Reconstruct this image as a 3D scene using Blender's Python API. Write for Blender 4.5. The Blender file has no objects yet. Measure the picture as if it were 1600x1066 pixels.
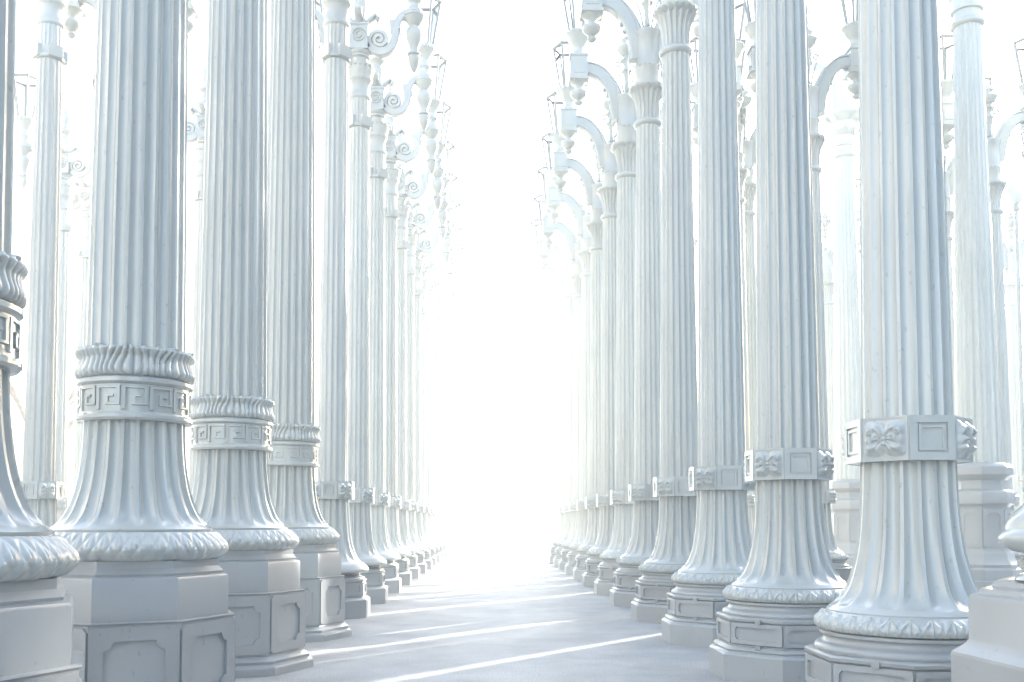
import bpy, math, random
import numpy as np
from mathutils import Vector
random.seed(4)
PI = math.pi
R = math.radians
scn = bpy.context.scene
C = scn.collection

# ------------------------------------------------------------------ camera
cam_d = bpy.data.cameras.new("camera")
cam_d.sensor_width = 36.0
cam_d.lens = 33.75
cam_d.clip_start = 0.05
cam_d.clip_end = 3000
cam_d.shift_y = 0.130
EYE = 0.915
cam = bpy.data.objects.new("camera", cam_d)
C.objects.link(cam)
cam.location = (0, 0, EYE)
cam.rotation_euler = (R(93.0), R(0.0), R(-1.22))
scn.camera = cam

# ------------------------------------------------------------------ sky, sun, exposure
SUN_AZ = 40.5      # degrees to the right of +Y
SUN_EL = 16.2
w = bpy.data.worlds.new("World")
scn.world = w
w.use_nodes = True
nt = w.node_tree
sky = nt.nodes.new("ShaderNodeTexSky")
sky.sky_type = 'NISHITA'
sky.sun_disc = False
sky.sun_elevation = R(SUN_EL)
sky.sun_rotation = R(SUN_AZ)
sky.altitude = 50
sky.air_density = 1.0
sky.dust_density = 3.0
sky.ozone_density = 1.0
bg = nt.nodes["Background"]
bg.inputs[1].default_value = 0.15
nt.links.new(sky.outputs[0], bg.inputs[0])

sd = bpy.data.lights.new("sun", 'SUN')
sd.energy = 3.6
sd.angle = R(0.5)
sd.color = (1.0, 0.95, 0.88)
sun = bpy.data.objects.new("sun", sd)
C.objects.link(sun)
az, el = R(SUN_AZ), R(SUN_EL)
tosun = Vector((math.sin(az)*math.cos(el), math.cos(az)*math.cos(el), math.sin(el)))
sun.rotation_euler = tosun.to_track_quat('Z', 'Y').to_euler()
sun.location = tosun*60

scn.view_settings.view_transform = 'Standard'
scn.view_settings.look = 'None'
scn.view_settings.exposure = 2.72
scn.view_settings.gamma = 1
scn.render.engine = 'CYCLES'
scn.cycles.use_denoising = True
scn.cycles.sample_clamp_indirect = 2.0
scn.cycles.blur_glossy = 1.0
scn.cycles.max_bounces = 6
scn.cycles.volume_bounces = 1
scn.cycles.transparent_max_bounces = 16
scn.cycles.caustics_reflective = False
scn.cycles.caustics_refractive = False

# ------------------------------------------------------------------ materials
def newmat(name):
    m = bpy.data.materials.new(name)
    m.use_nodes = True
    return m, m.node_tree, m.node_tree.nodes["Principled BSDF"]

def paint(name, col, rough=0.34, coat=0.6):
    m, t, p = newmat(name)
    N, L = t.nodes, t.links
    tc = N.new("ShaderNodeTexCoord")
    oi = N.new("ShaderNodeObjectInfo")
    n1 = N.new("ShaderNodeTexNoise"); n1.inputs["Scale"].default_value = 2.2; n1.inputs["Detail"].default_value = 6
    mp = N.new("ShaderNodeMapping"); mp.inputs["Scale"].default_value = (1.5, 1.5, 0.7)
    L.new(tc.outputs["Object"], mp.inputs[0])
    ad = N.new("ShaderNodeVectorMath"); ad.operation = 'ADD'
    L.new(mp.outputs[0], ad.inputs[0])
    sc_ = N.new("ShaderNodeMath"); sc_.operation = 'MULTIPLY'; sc_.inputs[1].default_value = 37.0
    L.new(oi.outputs["Random"], sc_.inputs[0]); L.new(sc_.outputs[0], ad.inputs[1])
    L.new(ad.outputs[0], n1.inputs["Vector"])
    cr = N.new("ShaderNodeValToRGB")
    a = [c*0.95 for c in col]; b = [min(1, c*1.04) for c in col]
    cr.color_ramp.elements[0].position = 0.32; cr.color_ramp.elements[0].color = (a[0], a[1], a[2], 1)
    cr.color_ramp.elements[1].position = 0.68; cr.color_ramp.elements[1].color = (b[0], b[1], b[2], 1)
    L.new(n1.outputs[0], cr.inputs[0])
    # worn specks and rain streaks
    n2 = N.new("ShaderNodeTexNoise"); n2.inputs["Scale"].default_value = 34; n2.inputs["Detail"].default_value = 3
    mp2 = N.new("ShaderNodeMapping"); mp2.inputs["Scale"].default_value = (1, 1, 0.6)
    L.new(tc.outputs["Object"], mp2.inputs[0]); L.new(mp2.outputs[0], n2.inputs["Vector"])
    r2 = N.new("ShaderNodeValToRGB")
    r2.color_ramp.elements[0].position = 0.665; r2.color_ramp.elements[0].color = (0, 0, 0, 1)
    r2.color_ramp.elements[1].position = 0.71; r2.color_ramp.elements[1].color = (1, 1, 1, 1)
    L.new(n2.outputs[0], r2.inputs[0])
    mx = N.new("ShaderNodeMix"); mx.data_type = 'RGBA'
    mu = N.new("ShaderNodeMath"); mu.operation = 'MULTIPLY'; mu.inputs[1].default_value = 0.35
    L.new(r2.outputs[0], mu.inputs[0]); L.new(mu.outputs[0], mx.inputs[0])
    L.new(cr.outputs[0], mx.inputs[6]); mx.inputs[7].default_value = (col[0]*0.55, col[1]*0.53, col[2]*0.5, 1)
    tn = N.new("ShaderNodeMapRange"); tn.inputs[3].default_value = 0.90; tn.inputs[4].default_value = 1.05
    L.new(oi.outputs["Random"], tn.inputs[0])
    sv = N.new("ShaderNodeVectorMath"); sv.operation = 'SCALE'
    L.new(mx.outputs[2], sv.inputs[0]); L.new(tn.outputs[0], sv.inputs["Scale"])
    L.new(sv.outputs[0], p.inputs["Base Color"])
    rr = N.new("ShaderNodeMapRange"); rr.inputs[3].default_value = rough*0.9; rr.inputs[4].default_value = rough*1.15
    L.new(n1.outputs[0], rr.inputs[0]); L.new(rr.outputs[0], p.inputs["Roughness"])
    p.inputs["Coat Weight"].default_value = coat
    p.inputs["Coat Roughness"].default_value = 0.07
    n3 = N.new("ShaderNodeTexNoise"); n3.inputs["Scale"].default_value = 14; n3.inputs["Detail"].default_value = 1
    L.new(tc.outputs["Object"], n3.inputs["Vector"])
    bp = N.new("ShaderNodeBump"); bp.inputs["Strength"].default_value = 0.10; bp.inputs["Distance"].default_value = 0.003
    L.new(n3.outputs[0], bp.inputs["Height"]); L.new(bp.outputs[0], p.inputs["Normal"])
    return m

M_PAINT = paint("grey_white_enamel", (0.47, 0.484, 0.458), 0.18)
M_PAINT_SHADED = paint("enamel_shaded", (0.365, 0.375, 0.37), 0.36, 0.25)  # same enamel as the shafts, darkened to put pedestal shade into the colour
M_FRAME = paint("grey_lantern_metal", (0.27, 0.28, 0.275), 0.4, 0.1)

def glass():
    m, t, p = newmat("lantern_glass")
    N, L = t.nodes, t.links
    out = N["Material Output"]
    tr = N.new("ShaderNodeBsdfTransparent"); tr.inputs[0].default_value = (0.97, 0.985, 0.98, 1)
    gl = N.new("ShaderNodeBsdfGlossy"); gl.inputs["Roughness"].default_value = 0.05
    fr = N.new("ShaderNodeFresnel"); fr.inputs[0].default_value = 1.06
    mx = N.new("ShaderNodeMixShader")
    L.new(fr.outputs[0], mx.inputs[0]); L.new(tr.outputs[0], mx.inputs[1]); L.new(gl.outputs[0], mx.inputs[2])
    L.new(mx.outputs[0], out.inputs[0])
    return m
M_GLASS = glass()

def opal():
    m, t, p = newmat("opal_glass")
    p.inputs["Base Color"].default_value = (0.8, 0.82, 0.82, 1)
    p.inputs["Roughness"].default_value = 0.2
    return m
M_OPAL = opal()

def ground_mat(name, c0, c1, joints=True):
    m, t, p = newmat(name)
    N, L = t.nodes, t.links
    tc = N.new("ShaderNodeTexCoord")
    n1 = N.new("ShaderNodeTexNoise"); n1.inputs["Scale"].default_value = 1.6; n1.inputs["Detail"].default_value = 8; n1.inputs["Roughness"].default_value = 0.65
    L.new(tc.outputs["Object"], n1.inputs["Vector"])
    cr = N.new("ShaderNodeValToRGB")
    cr.color_ramp.elements[0].position = 0.35; cr.color_ramp.elements[0].color = (*c0, 1)
    cr.color_ramp.elements[1].position = 0.65; cr.color_ramp.elements[1].color = (*c1, 1)
    L.new(n1.outputs[0], cr.inputs[0])
    n2 = N.new("ShaderNodeTexNoise"); n2.inputs["Scale"].default_value = 90; n2.inputs["Detail"].default_value = 3
    L.new(tc.outputs["Object"], n2.inputs["Vector"])
    r2 = N.new("ShaderNodeMapRange"); r2.inputs[1].default_value = 0.3; r2.inputs[2].default_value = 0.7; r2.inputs[3].default_value = 0.62; r2.inputs[4].default_value = 1.3
    L.new(n2.outputs[0], r2.inputs[0])
    mul = N.new("ShaderNodeVectorMath"); mul.operation = 'SCALE'
    L.new(cr.outputs[0], mul.inputs[0]); L.new(r2.outputs[0], mul.inputs["Scale"])
    last = mul.outputs[0]
    if joints:
        br = N.new("ShaderNodeTexBrick")
        br.offset = 0.0
        br.inputs["Scale"].default_value = 1.0
        br.inputs["Brick Width"].default_value = 3.4
        br.inputs["Row Height"].default_value = 3.4
        br.inputs["Mortar Size"].default_value = 0.008
        br.inputs["Mortar Smooth"].default_value = 0.3
        br.inputs["Color1"].default_value = (1, 1, 1, 1); br.inputs["Color2"].default_value = (0.97, 0.97, 0.97, 1)
        br.inputs["Mortar"].default_value = (0.72, 0.72, 0.72, 1)
        L.new(tc.outputs["Object"], br.inputs["Vector"])
        mm = N.new("ShaderNodeVectorMath"); mm.operation = 'MULTIPLY'
        L.new(last, mm.inputs[0]); L.new(br.outputs[0], mm.inputs[1]); last = mm.outputs[0]
    L.new(last, p.inputs["Base Color"])
    p.inputs["Roughness"].default_value = 0.6
    bp = N.new("ShaderNodeBump"); bp.inputs["Strength"].default_value = 0.4; bp.inputs["Distance"].default_value = 0.004
    L.new(n2.outputs[0], bp.inputs["Height"]); L.new(bp.outputs[0], p.inputs["Normal"])
    return m
M_FLOOR = ground_mat("plaza_concrete", (0.29, 0.295, 0.295), (0.43, 0.435, 0.43), False)
M_EARTH = ground_mat("pale_paving", (0.55, 0.55, 0.53), (0.62, 0.62, 0.60), False)

def simple(name, col, rough=0.7):
    m, t, p = newmat(name)
    N, L = t.nodes, t.links
    n = N.new("ShaderNodeTexNoise"); n.inputs["Scale"].default_value = 6; n.inputs["Detail"].default_value = 4
    tc = N.new("ShaderNodeTexCoord"); L.new(tc.outputs["Object"], n.inputs["Vector"])
    cr = N.new("ShaderNodeValToRGB")
    cr.color_ramp.elements[0].position = 0.3; cr.color_ramp.elements[0].color = tuple(c*0.75 for c in col)+(1,)
    cr.color_ramp.elements[1].position = 0.7; cr.color_ramp.elements[1].color = tuple(min(1, c*1.15) for c in col)+(1,)
    L.new(n.outputs[0], cr.inputs[0]); L.new(cr.outputs[0], p.inputs["Base Color"])
    p.inputs["Roughness"].default_value = rough
    return m
M_LEAF = simple("leaf_green", (0.07, 0.12, 0.05), 0.6)
M_BARK = simple("bark", (0.16, 0.13, 0.10), 0.9)
M_BLOCK = simple("pale_stone_block", (0.66, 0.65, 0.62), 0.85)
M_DIM_WING = simple("dim_wing_slate", (0.31, 0.36, 0.40), 0.5)  # for the added dark building that dims the lamps' right sides
M_DARK = simple("dark_metal", (0.04, 0.045, 0.05), 0.5)

# ------------------------------------------------------------------ mesh helpers
class MB:
    def __init__(s): s.v = []; s.f = []
    def add(s, v, f):
        n = len(s.v); s.v += [tuple(map(float, p)) for p in v]; s.f += [tuple(i+n for i in q) for q in f]; return s
    def grid(s, P, closed_u=True, caps=False):
        # P: array [nv][nu][3]
        nv, nu = P.shape[:2]
        v = P.reshape(-1, 3)
        f = []
        for j in range(nv-1):
            for i in range(nu if closed_u else nu-1):
                a = j*nu+i; b = j*nu+(i+1) % nu
                f.append((a, b, b+nu, a+nu))
        if caps:
            f.append(tuple(range(nu-1, -1, -1))); f.append(tuple((nv-1)*nu+i for i in range(nu)))
        return s.add(v, f)
    def box(s, x0, x1, y0, y1, z0, z1):
        v = [(x, y, z) for z in (z0, z1) for y in (y0, y1) for x in (x0, x1)]
        return s.add(v, [(0, 2, 3, 1), (4, 5, 7, 6), (0, 1, 5, 4), (2, 6, 7, 3), (0, 4, 6, 2), (1, 3, 7, 5)])
    def mesh(s, name, mat, smooth=True, ang=32):
        me = bpy.data.meshes.new(name)
        me.from_pydata(s.v, [], s.f); me.update()
        me.materials.append(mat)
        if smooth:
            me.polygons.foreach_set("use_smooth", [True]*len(me.polygons))
            me.set_sharp_from_angle(angle=R(ang))
        return me

def th_of(n, phase=0.0):
    return np.linspace(0, 2*PI, n, endpoint=False)+phase

def lathe(mb, prof, seg=48, phase=0.0, cx=0, cy=0, caps=True):
    th = th_of(seg, phase)
    P = np.zeros((len(prof), seg, 3))
    for j, (r, z) in enumerate(prof):
        P[j, :, 0] = cx+r*np.cos(th); P[j, :, 1] = cy+r*np.sin(th); P[j, :, 2] = z
    mb.grid(P, True, caps)
    return mb

OCT = R(22.5)
def octa(mb, prof, rot=0.0, caps=True):
    return lathe(mb, prof, 8, OCT+rot, caps=caps)

SAMP = np.array([0.0, 0.10, 0.18, 0.28, 0.39, 0.5, 0.61, 0.72, 0.82, 0.90])
def flute_angles(n):
    th, d = [], []
    for k in range(n):
        for t in SAMP:
            th.append((k+t-0.05)/n*2*PI)
            x = (t-0.5)/0.4
            d.append(max(0.0, 1-x*x)**0.9)
    return np.array(th), np.array(d)

def fluted(mb, prof, n, depth):
    """prof: (r, z, k) with k the share of the flute depth at that ring"""
    th, d = flute_angles(n)
    P = np.zeros((len(prof), len(th), 3))
    for j, (r, z, k) in enumerate(prof):
        rr = r-d*depth*k*(r/0.2)**0.5
        P[j, :, 0] = rr*np.cos(th); P[j, :, 1] = rr*np.sin(th); P[j, :, 2] = z
    return mb.grid(P, True, False)

def interp(prof, n):
    """smooth resampling of (r, z) control points (Catmull-Rom)"""
    pts = [prof[0]]+list(prof)+[prof[-1]]
    out = []
    for i in range(1, len(pts)-2):
        p0, p1, p2, p3 = [np.array(p[:2], float) for p in pts[i-1:i+3]]
        for k in range(n):
            t = k/n
            out.append(tuple(0.5*((2*p1)+(p2-p0)*t+(2*p0-5*p1+4*p2-p3)*t*t+(-p0+3*p1-3*p2+p3)*t**3)))
    out.append(tuple(prof[-1]))
    return out

def sweep(mb, pts, rx, ry=None, seg=8, up=(0, 1, 0), taper=None):
    ry = rx if ry is None else ry
    pts = [Vector(p) for p in pts]
    P = np.zeros((len(pts), seg, 3))
    upv = Vector(up)
    for i, p in enumerate(pts):
        t = (pts[min(i+1, len(pts)-1)]-pts[max(i-1, 0)]).normalized()
        side = upv-t*upv.dot(t)
        if side.length < 1e-4:
            side = Vector((1, 0, 0))-t*t.x
        side.normalize()
        nrm = t.cross(side)
        k = 1 if taper is None else taper(i/(len(pts)-1))
        for j in range(seg):
            a = 2*PI*(j+0.5)/seg
            ca, sa = math.cos(a), math.sin(a)
            q = p+nrm*(rx*k*ca)+side*(ry*sa*(k if taper else 1))
            P[i, j] = q
    mb.grid(P, True, True)
    return mb

def rect_sweep(mb, pts, th, wd, taper=None):
    """ribbon with moulded rectangular section, in the XZ plane; th in plane, wd across (Y)"""
    sec = [(-.5, -.36), (-.5, .36), (-.38, .5), (.38, .5), (.5, .36), (.5, -.36), (.38, -.5), (-.38, -.5)]
    pts = [Vector(p) for p in pts]
    P = np.zeros((len(pts), 8, 3))
    for i, p in enumerate(pts):
        t = (pts[min(i+1, len(pts)-1)]-pts[max(i-1, 0)]).normalized()
        nrm = Vector((t.z, 0, -t.x))
        k = 1 if taper is None else taper(i/(len(pts)-1))
        for j, (a, b) in enumerate(sec):
            P[i, j] = p+nrm*(a*th*k)+Vector((0, 1, 0))*(b*wd)
    mb.grid(P, True, True)
    return mb

def frame_on(mb, o, ux, n, w_, h_, mg, notch, dep, steps=5):
    """raised frame with concave corners on a flat face; o centre of face, ux unit horizontal, n outward normal"""
    ux, n = Vector(ux), Vector(n); uz = Vector((0, 0, 1)); o = Vector(o)
    a, b = w_/2-mg, h_/2-mg
    inner, outer = [], []
    for sx, sz, a0 in ((1, 1, 0), (-1, 1, 1), (-1, -1, 2), (1, -1, 3)):
        cxn, czn = sx*a, sz*b
        arc = []
        for k in range(steps+1):
            t = k/steps*PI/2
            # concave quarter circle centred on the corner
            if a0 % 2 == 0: px, pz = cxn-sx*notch*math.sin(t+0) , czn-sz*notch*math.cos(t)
            else: px, pz = cxn-sx*notch*math.cos(t), czn-sz*notch*math.sin(t)
            arc.append((px, pz))
        if a0 % 2 == 0: arc = arc
        inner += arc
        if a0 % 2 == 0:
            m_ = [(sx*w_/2, sz*h_/2-sz*(notch+mg)*(1-k/ (steps/2))) if k < steps/2 else (sx*w_/2-sx*(notch+mg)*((k-steps/2)/(steps/2)), sz*h_/2) for k in range(steps+1)]
        else:
            m_ = [(sx*w_/2-sx*(notch+mg)*(1-k/(steps/2)), sz*h_/2) if k < steps/2 else (sx*w_/2, sz*h_/2-sz*(notch+mg)*((k-steps/2)/(steps/2))) for k in range(steps+1)]
        outer += m_
        if a0 % 2 == 0:
            # arc from the side edge to the top edge
            inner[-len(arc):] = [(cxn-sx*notch*math.sin(k/steps*PI/2)*1.0, czn-sz*notch*math.cos(k/steps*PI/2)) for k in range(steps+1)]
        else:
            inner[-len(arc):] = [(cxn-sx*notch*math.cos(k/steps*PI/2), czn-sz*notch*math.sin(k/steps*PI/2)) for k in range(steps+1)]
    N_ = len(inner)
    v, f = [], []
    def P3(p, d): return o+ux*p[0]+uz*p[1]+n*d
    for p in outer: v.append(P3(p, dep))
    for p in inner: v.append(P3(p, dep))
    for p in inner: v.append(P3(p, -0.002))
    for p in outer: v.append(P3(p, -0.002))
    for i in range(N_):
        j = (i+1) % N_
        f.append((i, j, N_+j, N_+i)); f.append((N_+i, N_+j, 2*N_+j, 2*N_+i)); f.append((3*N_+i, 3*N_+j, j, i))
    mb.add(v, f)

def oct_faces(rc, rot=0.0):
    """centre directions of the 8 faces for circumradius rc: (normal, ux, inradius, side)"""
    out = []
    for k in range(8):
        a = R(45*k)+rot
        n = Vector((math.cos(a), math.sin(a), 0)); ux = Vector((-math.sin(a), math.cos(a), 0))
        out.append((n, ux, rc*math.cos(OCT), 2*rc*math.sin(OCT)))
    return out

# ------------------------------------------------------------------ ornament
def leafy_torus(mb, prof, nleaf, amp, style, seg_per=14):
    prof = interp(prof, 5)
    nseg = nleaf*seg_per
    th = th_of(nseg)
    P = np.zeros((len(prof), nseg, 3))
    nv = len(prof)
    for j, (r, z) in enumerate(prof):
        v = j/(nv-1)
        t = (th*nleaf/(2*PI)) % 1.0
        x = np.abs(t-0.5)*2              # 0 centre, 1 edge
        if style == 'lotus':             # pointed tongues rising from the rim
            if v < 0.30:
                d = 0.9*np.abs(np.sin(th*nleaf*1.5))**0.7*math.sin(PI*min(1, v/0.30))
            else:
                vv = (v-0.30)/0.55
                edge = np.clip(1-np.clip(vv, 0, 1)**1.6, 0, 1)
                rim = np.exp(-((x-edge)/0.13)**2)
                vein = np.exp(-(x/0.09)**2)*0.8
                t2 = (t+0.5) % 1.0; x2 = np.abs(t2-0.5)*2
                rim2 = np.exp(-((x2-edge*0.55)/0.10)**2)*0.5
                d = (rim+vein+rim2)*(1 if vv < 1.05 else 0)
        else:                            # twisted laurel
            a_ = th*nleaf/(2*PI)+v*1.6; b_ = th*nleaf/(2*PI)-v*1.6
            ta = 1-np.abs((a_ % 1)*2-1); tb = 1-np.abs((b_ % 1)*2-1)
            d = np.minimum(ta, tb)**0.75*1.1
            d = d*(1-0.45*np.exp(-(((t % 1)-0.5)/0.07)**2))
            d = d*math.sin(PI*min(1, max(0, v)))**0.4
        rr = r+amp*d
        zz = z+amp*0.5*d*(1 if v > 0.45 else -0.2)
        P[j, :, 0] = rr*np.cos(th); P[j, :, 1] = rr*np.sin(th); P[j, :, 2] = zz
    return mb.grid(P, True, False)

def gadroon(mb, prof, nrib, amp):
    prof = interp(prof, 5)
    nseg = nrib*8
    th = th_of(nseg)
    P = np.zeros((len(prof), nseg, 3)); nv = len(prof)
    for j, (r, z) in enumerate(prof):
        v = j/(nv-1)
        sh = 0.055*math.sin(v*PI*1.9)*np.sin(th*7)+0.03*math.sin(v*PI*2)
        ph = (th+sh)*nrib
        d = np.abs(np.sin(ph/2))**0.6
        env = math.sin(PI*min(1, v*1.02))**0.35 if 0 < v < 1 else 0
        top = 0.010*np.sin(th*22)+0.006*np.sin(th*13+1) if v > 0.8 else 0*th
        rr = r+amp*d*env+top*0.6
        P[j, :, 0] = rr*np.cos(th); P[j, :, 1] = rr*np.sin(th); P[j, :, 2] = z+top*0.7
    return mb.grid(P, True, False)

def key_band(mb, r, z0, z1, n, dep):
    """Greek key relief: ribbons round a cylinder"""
    H = z1-z0; W = 2*PI/n; lw = 0.13*H
    def seg(u0, v0, u1, v1):
        hu = lw/2/r
        ua, ub = min(u0, u1)*W-hu, max(u0, u1)*W+hu
        va, vb = z0+min(v0, v1)*H-lw/2, z0+max(v0, v1)*H+lw/2
        return ua, ub, va, vb
    path = [(0.06, 0.08), (0.06, 0.92), (0.86, 0.92), (0.86, 0.26), (0.42, 0.26), (0.42, 0.58), (0.62, 0.58)]
    for k in range(n):
        for i in range(len(path)-1):
            ua, ub, va, vb = seg(*path[i], *path[i+1])
            rects = [(ua, ub, va, vb)]
            for (a, b, c, d) in rects:
                m_ = max(1, int((b-a)*r/0.02))
                us = [k*W+a+(b-a)*q/m_ for q in range(m_+1)]
                e = 0.0006*((i % 2))
                v, f = [], []
                for u in us:
                    ca, sa = math.cos(u), math.sin(u)
                    for rad, z in ((r-.002, c), (r+dep+e, c+.003), (r+dep+e, d-.003), (r-.002, d)):
                        v.append((rad*ca, rad*sa, z))
                for q in range(m_):
                    for s_ in range(3):
                        a_ = q*4+s_; f.append((a_, a_+4, a_+5, a_+1))
                f.append((0, 1, 2, 3)); e_ = m_*4; f.append((e_+3, e_+2, e_+1, e_))
                mb.add(v, f)

def rosette(mb, o, ux, n, w_, h_):
    """acanthus mask: two side scrolls with lobes and a central leaf, in relief"""
    ux, n = Vector(ux), Vector(n); o = Vector(o)
    nu, nv = 48, 36
    P = np.zeros((nv, nu, 3))
    for j in range(nv):
        for i in range(nu):
            x = (i/(nu-1)-0.5)*2; y = (j/(nv-1)-0.5)*2
            ax = abs(x)
            h = 0.0
            # shell scroll with radiating ribs on either side of a bound middle
            dx, dy = (ax-0.48)/0.52, (y-0.02)/0.92
            rr = (abs(dx)**3.2+abs(dy)**3.2)**(1/3.2)
            if rr < 1:
                an = math.atan2(y*0.9, ax-0.02)
                h = (1-rr**4)**0.5*(0.66+0.34*abs(math.cos(an*5.5+0.5)))*(0.8+0.2*min(1, ax/0.4))
                h *= 0.8+0.2*math.cos(rr*11)
            q = math.hypot(ax/0.16, y/0.62)
            if q < 1: h = max(h, 0.8*math.sqrt(1-q*q)*(0.85+0.15*math.cos(y*22)))
            q = math.hypot((ax-0.62)/0.2, (y-0.42)/0.26)
            if q < 1: h = max(h, 1.08*(1-q*q)**0.5*(0.8+0.2*math.cos(q*9)))
            e = max(0, 1-max(ax, abs(y))**6)
            h *= e
            P[j, i] = o+ux*(x*w_/2)+Vector((0, 0, y*h_/2))+n*(0.001+h*0.042)
    mb.grid(P, False, False)

def spiral(cx, cz, r0, r1, a0, turns, n=40):
    out = []
    for k in range(n+1):
        t = k/n; r = r0+(r1-r0)*t; a = a0+turns*2*PI*t
        out.append((cx+r*math.cos(a), 0, cz+r*math.sin(a)))
    return out

def bez(p0, p1, p2, p3, n=14):
    out = []
    for k in range(n+1):
        t = k/n; u = 1-t
        out.append(tuple(u**3*a+3*u*u*t*b+3*u*t*t*c+t**3*d for a, b, c, d in zip(p0, p1, p2, p3)))
    return out

# ------------------------------------------------------------------ lamp part meshes
def leaf_rim(mb, r, z, n, size):
    """ring of curled leaf tips under a capital's edge"""
    for k in range(n):
        a = 2*PI*k/n
        ca, sa = math.cos(a), math.sin(a)
        P = np.zeros((5, 5, 3))
        for j in range(5):
            t = j/4
            rad = r-size*0.5+size*1.15*math.sin(t*PI*0.62)
            zz = z-size*0.9*(1-t)+size*0.35*t-size*0.55*max(0, t-0.7)*3
            wd = size*0.52*(1-0.55*t*t)
            for i in range(5):
                x = (i/4-0.5)*2
                rb = rad-size*0.22*abs(x)**1.5
                P[j, i] = (rb*ca-x*wd*sa, rb*sa+x*wd*ca, zz-0.1*size*abs(x))
        mb.grid(P, False, False)

def lantern_meshes():
    z0, z1, r0, r1 = 7.56, 8.21, 0.115, 0.225
    fr, gl = MB(), MB()
    for k in range(6):
        a = R(60*k)
        d = Vector((math.cos(a), math.sin(a), 0))
        sweep(fr, [d*r0+Vector((0, 0, z0)), d*r1+Vector((0, 0, z1))], 0.018, seg=6)
        # corner crest curl
        pts = [d*r1+Vector((0, 0, z1)), d*(r1+.03)+Vector((0, 0, z1+.03)), d*(r1+.035)+Vector((0, 0, z1+.075)), d*(r1+.008)+Vector((0, 0, z1+.085))]
        sweep(fr, pts, 0.008, seg=6)
        b = R(60*(k+1)); e = Vector((math.cos(b), math.sin(b), 0))
        for (rr, zz, th_) in ((r0, z0, .016), (r1, z1, .024)):
            sweep(fr, [d*rr+Vector((0, 0, zz)), e*rr+Vector((0, 0, zz))], th_, seg=6)
        q = [d*(r0-.004)+Vector((0, 0, z0)), e*(r0-.004)+Vector((0, 0, z0)), e*(r1-.004)+Vector((0, 0, z1)), d*(r1-.004)+Vector((0, 0, z1))]
        gl.add(q, [(0, 1, 2, 3)])
    q = [Vector(((r1-.01)*math.cos(R(60*k)), (r1-.01)*math.sin(R(60*k)), z1-.004)) for k in range(6)]+[Vector((0, 0, z1+.07))]
    gl.add(q, [(k, (k+1) % 6, 6) for k in range(6)])
    return fr.mesh("lantern_frame", M_FRAME), gl.mesh("lantern_glass", M_GLASS, False)
ME_LFRAME, ME_LGLASS = lantern_meshes()

ARM = 0.655
def post_mesh(kind):
    """post at the arm's end: pendant, box or collar, cup that carries the lantern (about its own axis)"""
    m = MB()
    if kind == 'arch':
        lathe(m, interp([(0.004, 6.56), (0.03, 6.575), (0.045, 6.605), (0.025, 6.64)], 3), 16)
        lathe(m, interp([(0.02, 6.63), (0.07, 6.68), (0.088, 6.72), (0.086, 6.75), (0.05, 6.765), (0.04, 6.80), (0.055, 6.84), (0.085, 6.87), (0.105, 6.90)], 3), 20)
        m.box(-.088, .088, -.088, .088, 6.905, 7.22)
        m.box(-.06, .06, -.094, .094, 6.97, 7.16); m.box(-.094, .094, -.06, .06, 6.975, 7.155)
        m.box(-.104, .104, -.104, .104, 6.885, 6.915)
        m.box(-.100, .100, -.100, .100, 7.205, 7.235)
        lathe(m, interp([(0.05, 7.235), (0.075, 7.25), (0.055, 7.29), (0.06, 7.36), (0.09, 7.42), (0.125, 7.50), (0.14, 7.53), (0.13, 7.56)], 3), 24)
        for k in range(12):
            a = R(30*k); lathe(m, [(0.004, 7.515), (0.014, 7.525), (0.014, 7.545), (0.004, 7.555)], 6, cx=.135*math.cos(a), cy=.135*math.sin(a))
    else:
        lathe(m, interp([(0.004, 6.38), (0.03, 6.42), (0.058, 6.50), (0.066, 6.57), (0.05, 6.60)], 3), 20)
        lathe(m, [(0.05, 6.59), (0.07, 6.60), (0.07, 6.62), (0.05, 6.63)], 20)
        lathe(m, interp([(0.045, 6.62), (0.05, 6.70), (0.085, 6.80), (0.092, 6.87), (0.075, 6.92), (0.05, 6.95)], 3), 20)
        lathe(m, interp([(0.05, 6.95), (0.07, 6.98), (0.10, 7.03), (0.11, 7.06)], 3), 24)
        lathe(m, [(0.10, 7.055), (0.118, 7.065), (0.118, 7.09), (0.10, 7.10), (0.085, 7.12), (0.085, 7.15), (0.07, 7.17)], 24)
        lathe(m, interp([(0.07, 7.16), (0.06, 7.22), (0.082, 7.27), (0.06, 7.32), (0.06, 7.38), (0.10, 7.46), (0.135, 7.52), (0.13, 7.56)], 3), 24)
        for k in range(12):
            a = R(30*k); lathe(m, [(0.004, 7.50), (0.016, 7.51), (0.016, 7.535), (0.004, 7.545)], 6, cx=.132*math.cos(a), cy=.132*math.sin(a))
    k_ = 1.28 if kind == 'arch' else 1.16
    m.v = [(x*k_, y*k_, z) for x, y, z in m.v]
    return m.mesh("lamp_post", M_PAINT)
ME_POST = {k: post_mesh(k) for k in ('arch', 'scroll')}

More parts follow.
